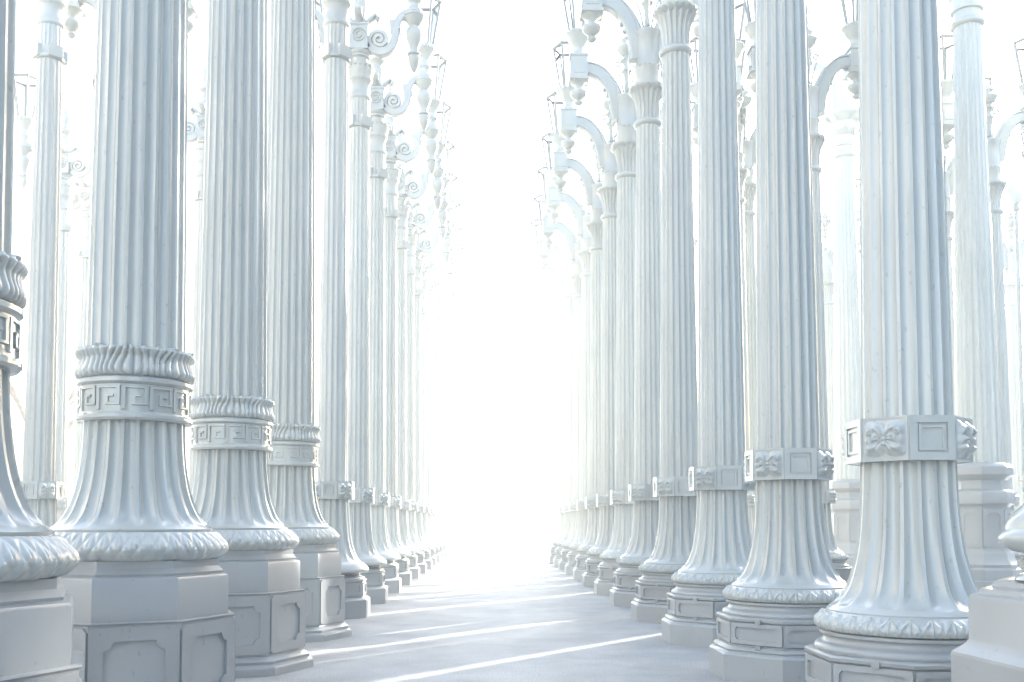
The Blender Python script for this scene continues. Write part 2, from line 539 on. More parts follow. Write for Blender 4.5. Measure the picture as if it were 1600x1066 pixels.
def arm_mesh(kind):
    m = MB()
    if kind == 'arch':
        pts = bez((0.10, 0, 6.36), (0.14, 0, 6.80), (0.30, 0, 7.06), (0.585, 0, 7.06), 20)
        rect_sweep(m, pts, 0.175, 0.13, lambda t: 1.25-0.40*t)
        # leaf creeping under the arch
        for k, (x, z) in enumerate(((0.24, 6.62), (0.27, 6.70), (0.31, 6.78))):
            lathe(m, [(0.004, z-.03), (0.022, z-.012), (0.024, z+.01), (0.004, z+.03)], 8, cx=x)
        # moulding along the outer edge
        rect_sweep(m, [(p[0]-0.03, 0, p[2]+0.072) for p in pts[3:]], 0.026, 0.155)
    else:
        sp = spiral(0.235, 6.775, 0.012, 0.118, R(200), 2.05, 60)
        rect_sweep(m, sp, 0.050, 0.105)
        m.add(*disc(0.235, 6.775, 0.105, 0.028))
        x1, z1 = sp[-1][0], sp[-1][2]
        pts = bez((0.13, 0, 6.69), (0.22, 0, 6.57), (0.42, 0, 6.62), (0.43, 0, 6.84), 14)+bez((0.43, 0, 6.84), (0.44, 0, 7.02), (0.50, 0, 7.10), (0.585, 0, 7.12), 10)[1:]
        rect_sweep(m, pts, 0.115, 0.10, lambda t: 1.0-0.25*t)
        m.box(0.435, 0.495, -.03, .03, 6.86, 6.925)
        m.box(0.36, 0.42, -.028, .028, 6.97, 7.03)
        sweep(m, [(0.40, 0, 6.86), (0.39, 0, 7.02)], 0.035, 0.03)
    return m

def disc(cx, cz, r, hw, n=24):
    v, f = [], []
    for s in (-1, 1):
        for k in range(n):
            a = 2*PI*k/n; v.append((cx+r*math.cos(a), s*hw, cz+r*math.sin(a)))
    f.append(tuple(range(n))); f.append(tuple(range(2*n-1, n-1, -1)))
    for k in range(n):
        j = (k+1) % n; f.append((k, j, n+j, n+k)[::-1])
    return v, f
ME_ARM = {k: arm_mesh(k).mesh("arm", M_PAINT) for k in ('arch', 'scroll')}

def capital_arch(rt):
    """slender flaring fluted capital with leaf rim, then a drum"""
    m = MB()
    q = rt/0.14
    lathe(m, interp([(rt+.002, 5.545), (rt+.022, 5.56), (rt+.030, 5.585), (rt+.022, 5.61), (rt, 5.62)], 3), 40)
    pr = [(rt*0.98, 5.615, .3), (rt*0.98, 5.66, 1), (rt*1.0, 5.75, 1), (rt*1.10, 5.84, 1), (rt*1.28, 5.91, 1), (rt*1.48, 5.96, .6)]
    fluted(m, pr, 18, 0.02)
    leaf_rim(m, rt*1.48, 5.985, 22, 0.052)
    lathe(m, [(rt*1.42, 5.955), (rt*1.56, 5.99), (rt*1.56, 6.015), (rt*1.3, 6.03), (rt*1.02, 6.035)], 40)
    lathe(m, [(rt*1.02, 6.03), (rt*1.02, 6.21), (rt*1.10, 6.225), (rt*1.10, 6.26), (rt*1.0, 6.275), (rt*1.0, 6.62), (rt*1.12, 6.64), (rt*1.12, 6.68), (rt*0.7, 6.72), (0.05, 6.75)], 36)
    leaf_rim(m, rt*1.06, 6.25, 16, 0.035)
    return m

def finial_arch():
    m = MB()
    lathe(m, interp([(0.045, 6.72), (0.035, 6.80), (0.030, 6.90), (0.05, 7.00), (0.075, 7.04), (0.05, 7.07), (0.04, 7.12), (0.07, 7.17), (0.09, 7.19), (0.05, 7.22), (0.045, 7.26)], 3), 20)
    lathe(m, interp([(0.05, 7.25), (0.10, 7.29), (0.135, 7.35), (0.13, 7.37), (0.07, 7.38), (0.06, 7.42), (0.085, 7.47), (0.05, 7.50), (0.02, 7.56), (0.004, 7.58)], 3), 24)
    for k in range(4):
        a = R(90*k); ca, sa = math.cos(a), math.sin(a)
        def rt_(p): return (p[0]*ca, p[0]*sa, p[2])
        pts = [rt_(p) for p in bez((0.05, 0, 6.76), (0.07, 0, 6.95), (0.12, 0, 7.02), (0.14, 0, 7.10), 8)]
        sp = [rt_(p) for p in spiral(0.115, 7.13, 0.05, 0.012, R(-20), 1.2, 16)]
        sweep(m, pts, 0.013, seg=6, up=(-sa, ca, 0)); sweep(m, sp, 0.013, seg=6, up=(-sa, ca, 0))
    return m

def capital_scroll(rt):
    m = MB()
    q = rt/0.125
    # lower strap with plates
    fluted(m, [(rt*1.06, 5.71, .8), (rt*1.06, 6.03, .8)], 20, 0.008)
    lathe(m, [(rt*1.0, 5.665), (rt*1.16, 5.675), (rt*1.16, 5.70), (rt*1.12, 5.715), (rt*1.05, 5.72)], 40)
    for k in range(4):
        a = R(90*k+45); n = Vector((math.cos(a), math.sin(a), 0)); u = Vector((-math.sin(a), math.cos(a), 0))
        o = n*(rt*1.05)
        v = [o+u*(sx*.07*q)+n*d+Vector((0, 0, z)) for sx in (-1, 1) for d in (-.03, .022) for z in (5.68, 5.80)]
        m.add(v, [(0, 1, 3, 2), (4, 6, 7, 5), (0, 4, 5, 1), (2, 3, 7, 6), (1, 5, 7, 3), (0, 2, 6, 4)])
    lathe(m, [(rt*1.05, 6.02), (rt*1.15, 6.035), (rt*1.15, 6.06), (rt*1.05, 6.075), (rt*1.04, 6.22), (rt*1.18, 6.25), (rt*1.26, 6.27), (rt*1.22, 6.29), (rt*1.3, 6.33), (rt*1.42, 6.40), (rt*1.42, 6.44), (rt*1.1, 6.455), (rt*.85, 6.47)], 40)
    leaf_rim(m, rt*1.38, 6.42, 18, 0.042)
    lathe(m, [(rt*.75, 6.46), (rt*.8, 6.53), (rt*1.0, 6.545), (rt*1.0, 6.565), (rt*.85, 6.58), (rt*1.02, 6.60), (rt*1.05, 6.625), (rt*.95, 6.635)], 36)
    b = .105
    m.box(-b, b, -b, b, 6.635, 6.955)
    m.box(-b-.012, b+.012, -b-.012, b+.012, 6.925, 6.945)
    for s in (-1, 1):
        sp = [(p[0], s*(b+.006), p[2]) for p in spiral(0, 6.79, 0.095, 0.015, 0, 2.2, 40)]
        sweep(m, sp, 0.010, 0.012, 6)
    lathe(m, interp([(0.09, 6.95), (0.075, 6.99), (0.07, 7.10), (0.085, 7.22), (0.07, 7.28), (0.10, 7.33), (0.12, 7.35)], 3), 24)
    for k in range(4):
        a = R(90*k); n = Vector((math.cos(a), math.sin(a), 0)); u = Vector((-math.sin(a), math.cos(a), 0))
        pts = [n*.07+Vector((0, 0, 6.97)), n*.12+Vector((0, 0, 7.03)), n*.19+Vector((0, 0, 7.09)), n*.22+Vector((0, 0, 7.05)), n*.19+Vector((0, 0, 7.01))]
        sweep(m, pts, 0.035, 0.05, 8, up=tuple(u))
    # top cap
    return m

def finial_scroll():
    m = MB()
    lathe(m, interp([(0.12, 7.35), (0.06, 7.40), (0.05, 7.46), (0.085, 7.56), (0.075, 7.64), (0.03, 7.69), (0.035, 7.73), (0.004, 7.79)], 3), 24)
    return m

def pedestal_low():
    """right rows: octagon plinth, panelled octagon, round drum under the bell"""
    m = MB()
    octa(m, [(0.495, 0.0), (0.495, 0.150)])
    octa(m, [(0.495, 0.149), (0.480, 0.165), (0.462, 0.172), (0.470, 0.182), (0.455, 0.196), (0.440, 0.200), (0.445, 0.208), (0.432, 0.214), (0.432, 0.340), (0.446, 0.348), (0.450, 0.362), (0.440, 0.370), (0.40, 0.374)])
    lathe(m, interp([(0.40, 0.370), (0.405, 0.385), (0.395, 0.40), (0.372, 0.412), (0.365, 0.43), (0.372, 0.440)], 3), 64)
    lathe(m, [(0.372, 0.438), (0.382, 0.443), (0.382, 0.456), (0.36, 0.462)], 64)
    for n, u, ri, side in oct_faces(0.432):
        frame_on(m, n*ri+Vector((0, 0, 0.277)), u, n, side-.003, 0.122, 0.024, 0.011, 0.014)
    # hinge lugs of the access door
    n, u, ri, side = oct_faces(0.432)[5]
    for (z, hz, dp) in ((0.352, .012, .030), (0.205, .010, .034), (0.385, .014, -.012)):
        o_ = n*ri; v = [o_+u*(s1*.016+.02)+n*d+Vector((0, 0, z+s2*hz)) for s1 in (-1, 1) for d in (-.03, dp) for s2 in (-1, 1)]
        m.add(v, [(0, 1, 3, 2), (4, 6, 7, 5), (0, 4, 5, 1), (2, 3, 7, 6), (1, 5, 7, 3), (0, 2, 6, 4)])
    return m

def pedestal_tall(k=1.0):
    """front left lamps: turned by half a face, block over a panelled section"""
    m = MB(); rot = OCT
    octa(m, [(0.545, 0.0), (0.545, 0.045)], rot)
    octa(m, [(0.545, 0.044), (0.54, 0.055), (0.515, 0.068), (0.520, 0.085), (0.495, 0.105), (0.482, 0.112), (0.478, 0.12), (0.478, 0.485), (0.487, 0.494), (0.470, 0.498)], rot)
    for n, u, ri, side in oct_faces(0.478, rot):
        frame_on(m, n*ri+Vector((0, 0, 0.302)), u, n, side-.003, 0.350, 0.058, 0.038, 0.013)
    octa(m, [(0.452, 0.497), (0.452, 0.672), (0.445, 0.684), (0.425, 0.690), (0.428, 0.700), (0.412, 0.716), (0.406, 0.724), (0.406, 0.755)], rot)
    return m

def bell_right():
    m = MB()
    leafy_torus(m, [(0.350, 0.458), (0.382, 0.464), (0.397, 0.478), (0.398, 0.494), (0.388, 0.510), (0.368, 0.528), (0.350, 0.540)], 30, 0.0075, 'lotus')
    lathe(m, [(0.350, 0.538), (0.352, 0.546), (0.345, 0.552)], 72, caps=False)
    cp = [(0.345, 0.552), (0.330, 0.565), (0.300, 0.592), (0.268, 0.640), (0.241, 0.72), (0.220, 0.82), (0.207, 0.93), (0.200, 1.05), (0.196, 1.19)]
    pr = []
    for (r, z) in interp(cp, 5):
        k = min(1, max(0, (z-0.565)/0.055))**0.6
        pr.append((r, z, k))
    fluted(m, pr, 18, 0.021)
    return m

def bell_left():
    m = MB()
    leafy_torus(m, [(0.382, 0.754), (0.400, 0.764), (0.420, 0.790), (0.428, 0.808), (0.412, 0.836), (0.388, 0.864), (0.366, 0.882)], 44, 0.011, 'laurel')
    lathe(m, [(0.362, 0.882), (0.364, 0.893), (0.354, 0.900)], 72, caps=False)
    cp = [(0.354, 0.900), (0.335, 0.915), (0.300, 0.960), (0.268, 1.035), (0.247, 1.12), (0.234, 1.22), (0.227, 1.32), (0.225, 1.41)]
    pr = []
    for (r, z) in interp(cp, 5):
        k = min(1, max(0, (z-0.908)/0.05))**0.6
        pr.append((r, z, k))
    fluted(m, pr, 22, 0.0215)
    return m

def collar_key():
    m = MB()
    lathe(m, [(0.21, 1.385), (0.250, 1.388), (0.260, 1.398), (0.260, 1.412), (0.247, 1.420), (0.241, 1.424), (0.241, 1.550), (0.250, 1.554), (0.259, 1.562), (0.259, 1.578), (0.246, 1.588)], 72)
    key_band(m, 0.241, 1.430, 1.545, 13, 0.009)
    gadroon(m, [(0.232, 1.586), (0.248, 1.598), (0.252, 1.620), (0.240, 1.652), (0.236, 1.678), (0.248, 1.700), (0.252, 1.714), (0.236, 1.724), (0.205, 1.726)], 50, 0.018)
    return m

def collar_oct(rc, z0, z1, detail=True):
    m = MB()
    octa(m, [(rc-.045, z0), (rc, z0+.004), (rc, z1-.004), (rc-.045, z1)])
    for i, (n, u, ri, side) in enumerate(oct_faces(rc)):
        zc = (z0+z1)/2; h = z1-z0
        if i % 2 == 0:
            # two stepped picture-frame mouldings
            frame_on(m, n*ri+Vector((0, 0, zc)), u, n, side-.003, h-.004, 0.030, 0.001, 0.011, 2)
            frame_on(m, n*ri+Vector((0, 0, zc)), u, n, side-.082, h-.084, 0.011, 0.001, 0.008, 2)
        else:
            frame_on(m, n*ri+Vector((0, 0, zc)), u, n, side-.003, h-.004, 0.008, 0.001, 0.004, 2)
    return m

def collar_orn(rc, z0, z1):
    m = MB(); side = 2*rc*math.sin(OCT)
    rosette(m, (rc*math.cos(OCT)+.001, 0, (z0+z1)/2), (0, 1, 0), (1, 0, 0), side*.98, (z1-z0)*.86)
    return m

def shaft(r0, z0, r1, z1, n, dep):
    m = MB()
    zs = [(z0, 1)]
    for k in range(1, 9): zs.append((z0+(z1-z0)*k/9, 1))
    zs += [(z1-.03, 1), (z1, .1)]
    fluted(m, [(r0+(r1-r0)*((z-z0)/(z1-z0))**1.1, z, k) for z, k in zs], n, dep)
    return m

def bell_slim():
    """left far row"""
    m = MB()
    lathe(m, interp([(0.300, 0.430), (0.355, 0.440), (0.370, 0.465), (0.350, 0.50), (0.325, 0.525), (0.31, 0.535)], 4), 56)
    cp = [(0.305, 0.535), (0.285, 0.550), (0.255, 0.59), (0.220, 0.67), (0.196, 0.77), (0.180, 0.90), (0.170, 1.05), (0.165, 1.19)]
    fluted(m, [(r, z, min(1, max(0, (z-0.55)/0.06))**.6) for r, z in interp(cp, 4)], 16, 0.018)
    return m

def pedestal_slim():
    m = MB()
    octa(m, [(0.40, 0.0), (0.40, 0.17)])
    octa(m, [(0.40, 0.169), (0.385, 0.185), (0.365, 0.195), (0.345, 0.205), (0.345, 0.345), (0.36, 0.352), (0.36, 0.368), (0.33, 0.374)])
    for n, u, ri, side in oct_faces(0.345):
        frame_on(m, n*ri+Vector((0, 0, 0.276)), u, n, side-.003, 0.126, 0.024, 0.011, 0.012)
    lathe(m, interp([(0.33, 0.372), (0.325, 0.39), (0.29, 0.405), (0.28, 0.42), (0.30, 0.435)], 3), 48)
    return m

# grand lamp: tall stepped pedestal, thick shaft, leafy capital
def pedestal_grand():
    m = MB()
    octa(m, [(0.52, 0), (0.52, 0.14), (0.50, 0.16), (0.50, 0.30), (0.47, 0.33), (0.48, 0.37), (0.43, 0.44), (0.42, 0.50), (0.40, 0.54)])
    octa(m, [(0.40, 0.54), (0.385, 0.58), (0.385, 1.14), (0.40, 1.17), (0.44, 1.20), (0.45, 1.24), (0.45, 1.34), (0.43, 1.37), (0.36, 1.40), (0.34, 1.45), (0.35, 1.52), (0.42, 1.58), (0.435, 1.60), (0.435, 1.70), (0.41, 1.73), (0.36, 1.76)])
    for n, u, ri, side in oct_faces(0.385):
        frame_on(m, n*ri+Vector((0, 0, 0.86)), u, n, side-.012, 0.52, 0.05, 0.03, 0.012)
    return m

def capital_grand(rt, z):
    m = MB()
    lathe(m, interp([(rt, z-.04), (rt+.04, z-.02), (rt+.05, z+.01), (rt+.03, z+.05), (rt, z+.06)], 3), 40)
    lathe(m, [(rt, z+.05), (rt, z+.18), (rt+.035, z+.19), (rt+.035, z+.22), (rt+.01, z+.24), (rt+.02, z+.40), (rt+.08, z+.62), (rt+.18, z+.78), (rt+.20, z+.80), (rt+.20, z+.86), (rt+.06, z+.90)], 40)
    leaf_rim(m, rt+.05, z+.50, 10, 0.16); leaf_rim(m, rt+.13, z+.76, 10, 0.16)
    lathe(m, [(rt+.05, z+.89), (rt-.01, z+.95), (rt-.02, z+1.35), (rt+.08, z+1.62), (rt+.16, z+1.72), (rt+.16, z+1.78), (0.05, z+1.84)], 36)
    lathe(m, interp([(0.09, z+1.82), (0.05, z+1.92), (0.12, z+2.1), (0.13, z+2.25), (0.06, z+2.4), (0.004, z+2.5)], 3), 20)
    return m

def arm_grand(z):
    m = MB()
    rect_sweep(m, bez((0.14, 0, z+.98), (0.18, 0, z+1.55), (0.36, 0, z+1.86), (0.80, 0, z+1.86), 20), 0.17, 0.12, lambda t: 1.2-.4*t)
    for k in range(6):
        a = R(150-12*k)
        lathe(m, [(0.004, -.04+z+1.5+.28*math.sin(a)), (0.03, z+1.5+.28*math.sin(a)), (0.004, .04+z+1.5+.28*math.sin(a))], 8, cx=.55+.33*math.cos(a))
    lathe(m, interp([(0.004, z+1.28), (0.05, z+1.33), (0.03, z+1.38), (0.11, z+1.46), (0.12, z+1.52), (0.06, z+1.58), (0.12, z+1.66), (0.13, z+1.72), (0.10, z+1.95), (0.12, z+2.05), (0.17, z+2.22), (0.16, z+2.26)], 3), 22, cx=.85)
    return m

def mesh_of(mb, name, mat=M_PAINT, ang=32): return mb.mesh(name, mat, True, ang)

print("meshes...")
ME = {}
ME['ped_low'] = mesh_of(pedestal_low(), "pedestal", M_PAINT_SHADED)
ME['ped_tall'] = mesh_of(pedestal_tall(), "pedestal", M_PAINT_SHADED)
ME['ped_slim'] = mesh_of(pedestal_slim(), "pedestal", M_PAINT_SHADED)
ME['ped_grand'] = mesh_of(pedestal_grand(), "pedestal", M_PAINT_SHADED)
ME['bell_right'] = mesh_of(bell_right(), "bell_base", ang=40)
ME['bell_left'] = mesh_of(bell_left(), "bell_base", ang=40)
ME['bell_slim'] = mesh_of(bell_slim(), "bell_base", ang=40)
ME['collar_key'] = mesh_of(collar_key(), "collar", ang=40)
ME['collar_r'] = mesh_of(collar_oct(0.252, 1.180, 1.370), "collar")
ME['orn_r'] = mesh_of(collar_orn(0.252, 1.180, 1.370), "ornament", ang=60)
ME['collar_s'] = mesh_of(collar_oct(0.215, 1.165, 1.345), "collar")
ME['orn_s'] = mesh_of(collar_orn(0.215, 1.165, 1.345), "ornament", ang=60)
ME['shaft_right'] = mesh_of(shaft(0.188, 1.365, 0.139, 5.555, 18, 0.0165), "shaft")
ME['shaft_left'] = mesh_of(shaft(0.221, 1.720, 0.178, 5.68, 22, 0.0165), "shaft")
ME['shaft_slim'] = mesh_of(shaft(0.152, 1.340, 0.122, 5.68, 16, 0.0125), "shaft")
GZ = 8.05
ME['shaft_grand'] = mesh_of(shaft(0.290, 1.755, 0.185, GZ-.03, 20, 0.015), "shaft")
ME['cap_arch'] = mesh_of(capital_arch(0.139), "capital", ang=45)
ME['cap_scroll'] = mesh_of(capital_scroll(0.122), "capital", ang=45)
ME['cap_scroll_l'] = mesh_of(capital_scroll(0.178), "capital", ang=45)
ME['cap_grand'] = mesh_of(capital_grand(0.185, GZ), "capital", ang=45)
ME['fin_arch'] = mesh_of(finial_arch(), "finial", ang=45)
ME['fin_scroll'] = mesh_of(finial_scroll(), "finial", ang=45)
ME['arm_grand'] = mesh_of(arm_grand(GZ), "arm", ang=45)

# ------------------------------------------------------------------ object helpers
def ob(name, me, parent=None, loc=(0, 0, 0), rotz=0):
    o = bpy.data.objects.new(name, me); C.objects.link(o)
    if parent: o.parent = parent
    o.location = loc; o.rotation_euler = (0, 0, rotz)
    return o

def empty(name, loc, label, cat, group=None, rotz=0):
    o = bpy.data.objects.new(name, None); C.objects.link(o)
    o.empty_display_size = 0.2
    o.location = loc; o.rotation_euler = (0, 0, rotz)
    o['label'] = label; o['category'] = cat
    if group: o['group'] = group
    return o

def crown(t, kind):
    for s in (0, 1):
        a = ob('arm', ME_ARM[kind], t, rotz=PI*s)
        ob('pendant_post', ME_POST[kind], a, (ARM, 0, 0))
        l = ob('lantern', ME_LFRAME, t, ((ARM if s == 0 else -ARM), 0, 0))
        ob('glass', ME_LGLASS, l)

def make_lamp(kind, loc, label, group):
    t = empty('street_lamp', loc, label, 'street lamp', group)
    if kind == 'key':
        ob('pedestal', ME['ped_tall'], t); ob('bell_base', ME['bell_left'], t)
        ob('collar', ME['collar_key'], t); ob('shaft', ME['shaft_left'], t)
        ob('capital', ME['cap_scroll_l'], t); ob('finial', ME['fin_scroll'], t); crown(t, 'scroll')
    elif kind == 'right':
        ob('pedestal', ME['ped_low'], t); ob('bell_base', ME['bell_right'], t)
        c = ob('collar', ME['collar_r'], t); [ob('rosette', ME['orn_r'], c, rotz=R(45+90*q)) for q in range(4)]
        ob('shaft', ME['shaft_right'], t)
        ob('capital', ME['cap_arch'], t); ob('finial', ME['fin_arch'], t); crown(t, 'arch')
    elif kind == 'slim':
        ob('pedestal', ME['ped_slim'], t); ob('bell_base', ME['bell_slim'], t)
        c = ob('collar', ME['collar_s'], t); [ob('rosette', ME['orn_s'], c, rotz=R(45+90*q)) for q in range(4)]
        ob('shaft', ME['shaft_slim'], t)
        ob('capital', ME['cap_scroll'], t); ob('finial', ME['fin_scroll'], t); crown(t, 'scroll')
    elif kind == 'grand':
        ob('pedestal', ME['ped_grand'], t); ob('shaft', ME['shaft_grand'], t)
        ob('capital', ME['cap_grand'], t)
        for s in (0, 1):
            ob('arm', ME['arm_grand'], t, rotz=PI*s)
            l = ob('lantern', ME_LFRAME, t, ((0.85 if s == 0 else -0.85), 0, GZ+2.25-7.56))
            ob('glass', ME_LGLASS, l)
    return t

PROTO = {}
def place(kind, x, y, label, group, rotz=0.0):
    if kind not in PROTO:
        t = make_lamp(kind, (x, y, 0), label, group); t.rotation_euler = (0, 0, rotz); PROTO[kind] = t; return t
    src = PROTO[kind]
    r = src.copy(); C.objects.link(r); r.location = (x, y, 0); r.rotation_euler = (0, 0, rotz)
    r['label'] = label; r['group'] = group
    for ch in src.children:
        c = ch.copy(); C.objects.link(c); c.parent = r
        for g in ch.children:
            d = g.copy(); C.objects.link(d); d.parent = c
    return r

# ------------------------------------------------------------------ ground
def struct(name, mb, mat, smooth=False):
    o = ob(name, mb.mesh(name, mat, smooth)); o['kind'] = 'structure'; return o
m = MB(); m.add([(-600, -600, -.02), (600, -600, -.02), (600, 600, -.02), (-600, 600, -.02)], [(0, 1, 2, 3)])
struct('ground', m, M_EARTH)
m = MB(); m.box(-14, 16, -8, 27, -.018, 0.0)
struct('plaza', m, M_FLOOR)

ORD = ['nearest', 'second', 'third', 'fourth', 'fifth', 'sixth', 'seventh', 'eighth', 'ninth', 'tenth', 'eleventh', 'twelfth', 'thirteenth', 'fourteenth', 'fifteenth']
S = 1.7
XR = 1.825
# right row
G = 'fluted lamps with an octagonal collar lining the right of the aisle'
for k in range(12):
    lab = ('fluted white lamp with square-panelled octagonal collar, %s in the right row along the aisle' % ORD[k]) if k < 11 else 'fluted white lamp fading into the glare at the far end of the right row'
    place('right', XR, 4.165+S*k, lab, G)
# left front, band with a Greek key
G = 'thick fluted lamps with a Greek key band at the front left'
for k, (x, y) in enumerate(((-1.700, 2.90), (-1.692, 4.573), (-1.692, 6.273), (-1.692, 7.973))):
    lab = ['thick fluted lamp with Greek key band, cut off by the left edge of the photo',
           'thick fluted lamp with Greek key band, the widest whole column on the left',
           'thick fluted lamp with Greek key band, middle one behind the widest left column',
           'thick fluted lamp with Greek key band, farthest of its kind, next to the slim lamps'][k]
    place('key', x, y, lab, G)
G = 'slim fluted lamps with scroll arms lining the left of the aisle'
for k in range(11):
    lab = ('slim fluted lamp with scroll arms, %s of the slim lamps in the left row' % ORD[k]) if k < 10 else 'slim fluted lamp dissolving in glare at the far end of the left row'
    place('slim', -1.601, 9.69+S*k, lab, G)
# second left rows
G = 'slim fluted lamps standing behind the left row'
for (x, y, lab) in ((-4.55, 9.75, 'slim lamp with small octagonal collar seen between the cut-off column and the widest left column'),
                    (-4.25, 14.06, 'slim lamp whose crown shows in the gap right of the widest left column'),
                    (-7.0, 15.6, 'slim distant lamp just right of the slim lamp at the far left'),
                    (-7.3, 17.2, 'pale distant lamp against the left side of the widest left column')):
    place('slim', x, y, lab, G)
place('right', -4.24, 11.0, 'lamp whose curved arm and pendant show left of the widest left column near the top', 'lamps standing behind the left row')
G = 'lamps standing behind the right row'
for (x, y, lab) in ((3.82, 14.2, 'lamp behind, glimpsed between the second and third lamps of the right row'),
                    (4.20, 12.4, 'lamp with flared capital peeking out right of the second lamp of the right row'),
                    (7.40, 15.4, 'distant lamp just right of the nearest lamp of the right row'),
                    (7.50, 14.04, 'slim lamp partly behind the thick-based lamp at the right edge'),
                    (7.1, 20.0, 'small distant lamp in the gap between the two nearest lamps of the right row'),
                    (11.1, 20.0, 'small distant lamp touching the right edge of the photo'),
                    (3.5, 17.0, 'rear lamp added for floor shade, behind the fourth lamp of the right row'),  # rear lamps from here on are added to cast shade across the aisle
                    (3.5, 8.1, 'rear lamp added for floor shade, close behind the nearest lamp of the right row'),
                    (3.5, 13.6, 'rear lamp added to shade a left pedestal, close behind the third lamp of the right row'),
                    (5.4, 12.37, 'rear lamp added for shade across the aisle, in line with the nearest lamp of the right row'),
                    (9.5, 22.05, 'far rear lamp added for floor shade, in line with the nearest lamp of the right row'),
                    (10.3, 17.7, 'rear lamp added for floor shade, out of view beyond the globe lamp'),
                    (8.6, 18.1, 'rear lamp added for floor shade, two places behind the nearest lamp of the right row')):
    place('right', x, y, lab, G, math.atan2(y, x) if lab.startswith(('rear', 'far rear')) else 0)
G = 'tall thick lamps on stepped pedestals at the back right'
place('grand', 6.81, 13.26, 'tall lamp on stepped octagonal pedestal right of the nearest right-row lamp', G)
place('grand', 4.3, 9.85, 'tall thick lamp added for floor shade, hidden behind the nearest right-row lamp', G)  # added out of sight to shade the floor
place('grand', 6.85, 18.2, 'tall lamp with leafy capital and arched arms between the two nearest right-row lamps', G)

# ------------------------------------------------------------------ near right lamp with an urn base
def urn_lamp():
    t = empty('urn_lamp', (1.755, 2.89, 0), 'small lamp post with square pedestal and bulging urn base at the bottom right corner', 'street lamp', rotz=R(4))
    m = MB()
    q = math.sqrt(2)
    lathe(m, [(0.245*q, 0), (0.245*q, 0.495)], 4, R(45))
    lathe(m, [(0.245*q, 0.494), (0.243*q, 0.505), (0.225*q, 0.522), (0.212*q, 0.535), (0.205*q, 0.55), (0.205*q, 0.675), (0.200*q, 0.690), (0.182*q, 0.698), (0.178*q, 0.712), (0.155*q, 0.72), (0.15*q, 0.735), (0.12*q, 0.75)], 4, R(45))
    ob('pedestal', mesh_of(m, 'pedestal', M_PAINT_SHADED), t)
    m = MB()
    lathe(m, interp([(0.15, 0.745), (0.14, 0.76), (0.105, 0.775), (0.095, 0.80), (0.12, 0.82), (0.165, 0.835), (0.19, 0.86), (0.192, 0.88), (0.175, 0.90)], 3), 48)
    lathe(m, interp([(0.175, 0.90), (0.165, 0.93), (0.13, 0.97), (0.10, 1.00), (0.09, 1.012)], 3), 48)
    lathe(m, [(0.09, 1.01), (0.12, 1.015), (0.12, 1.03), (0.09, 1.04), (0.13, 1.05), (0.13, 1.062), (0.08, 1.07)], 40)
    for k in range(8):
        a = R(45*k+20); lathe(m, [(0.004, .772), (0.022, .782), (0.024, .80), (0.004, .815)], 8, cx=.118*math.cos(a), cy=.118*math.sin(a))
    ob('urn', mesh_of(m, 'urn'), t)
    ob('shaft', mesh_of(shaft(0.085, 1.068, 0.06, 4.0, 12, 0.010), 'shaft'), t)
    m = MB()
    lathe(m, interp([(0.06, 3.98), (0.09, 4.02), (0.07, 4.06), (0.09, 4.15), (0.13, 4.22), (0.10, 4.25)], 3), 30)
    ob('capital', mesh_of(m, 'capital'), t)
    m = MB()
    lathe(m, interp([(0.08, 4.24), (0.18, 4.32), (0.23, 4.46), (0.20, 4.62), (0.09, 4.72), (0.004, 4.74)], 4), 30)
    ob('globe', mesh_of(m, 'globe', M_OPAL), t)
urn_lamp()
def globe_lamp():
    t = empty('globe_lamp', (7.86, 14.0, 0), 'thin pole carrying a round globe and a slender bracket at the right edge', 'street lamp')
    m = MB(); lathe(m, [(0.09, 0), (0.09, .3), (0.035, .34), (0.03, 5.6), (0.05, 5.62), (0.05, 5.7), (0.02, 5.72)], 16); ob('pole', mesh_of(m, 'pole'), t)
    m = MB(); lathe(m, interp([(0.02, 5.70), (0.09, 5.76), (0.125, 5.87), (0.09, 5.98), (0.004, 6.02)], 4), 24); ob('globe', mesh_of(m, 'globe', M_OPAL), t)
    m = MB(); sweep(m, [(0, 0, 5.55), (-.15, 0, 5.56), (-.36, 0, 5.54)], 0.008, seg=6); ob('bracket', mesh_of(m, 'bracket'), t)
globe_lamp()

# ------------------------------------------------------------------ far background
def block_wall(name, x0, x1, y, h, label):
    t = MB(); rng = random.Random(3)
    z = 0; row = 0
    while z < h-.01:
        x = x0-(0.4 if row % 2 else 0)
        while x < x1:
            a, b = max(x, x0)+.008, min(x+0.8, x1)-.008
            if b > a+.05:
                t.box(a, b, y-rng.uniform(0, .02), y+.4, z+.008, min(z+.4, h)-.008)
            x += .8
        z += .4; row += 1
    t.box(x0+.01, x1-.01, y+.03, y+.38, 0, h-.01)
    o = ob(name, t.mesh(name, M_BLOCK, False)); o['label'] = label; o['category'] = 'wall'
    return o
block_wall('block_wall', -22, -9.5, 30, 3.9, 'pale block wall faint behind the left lamps')

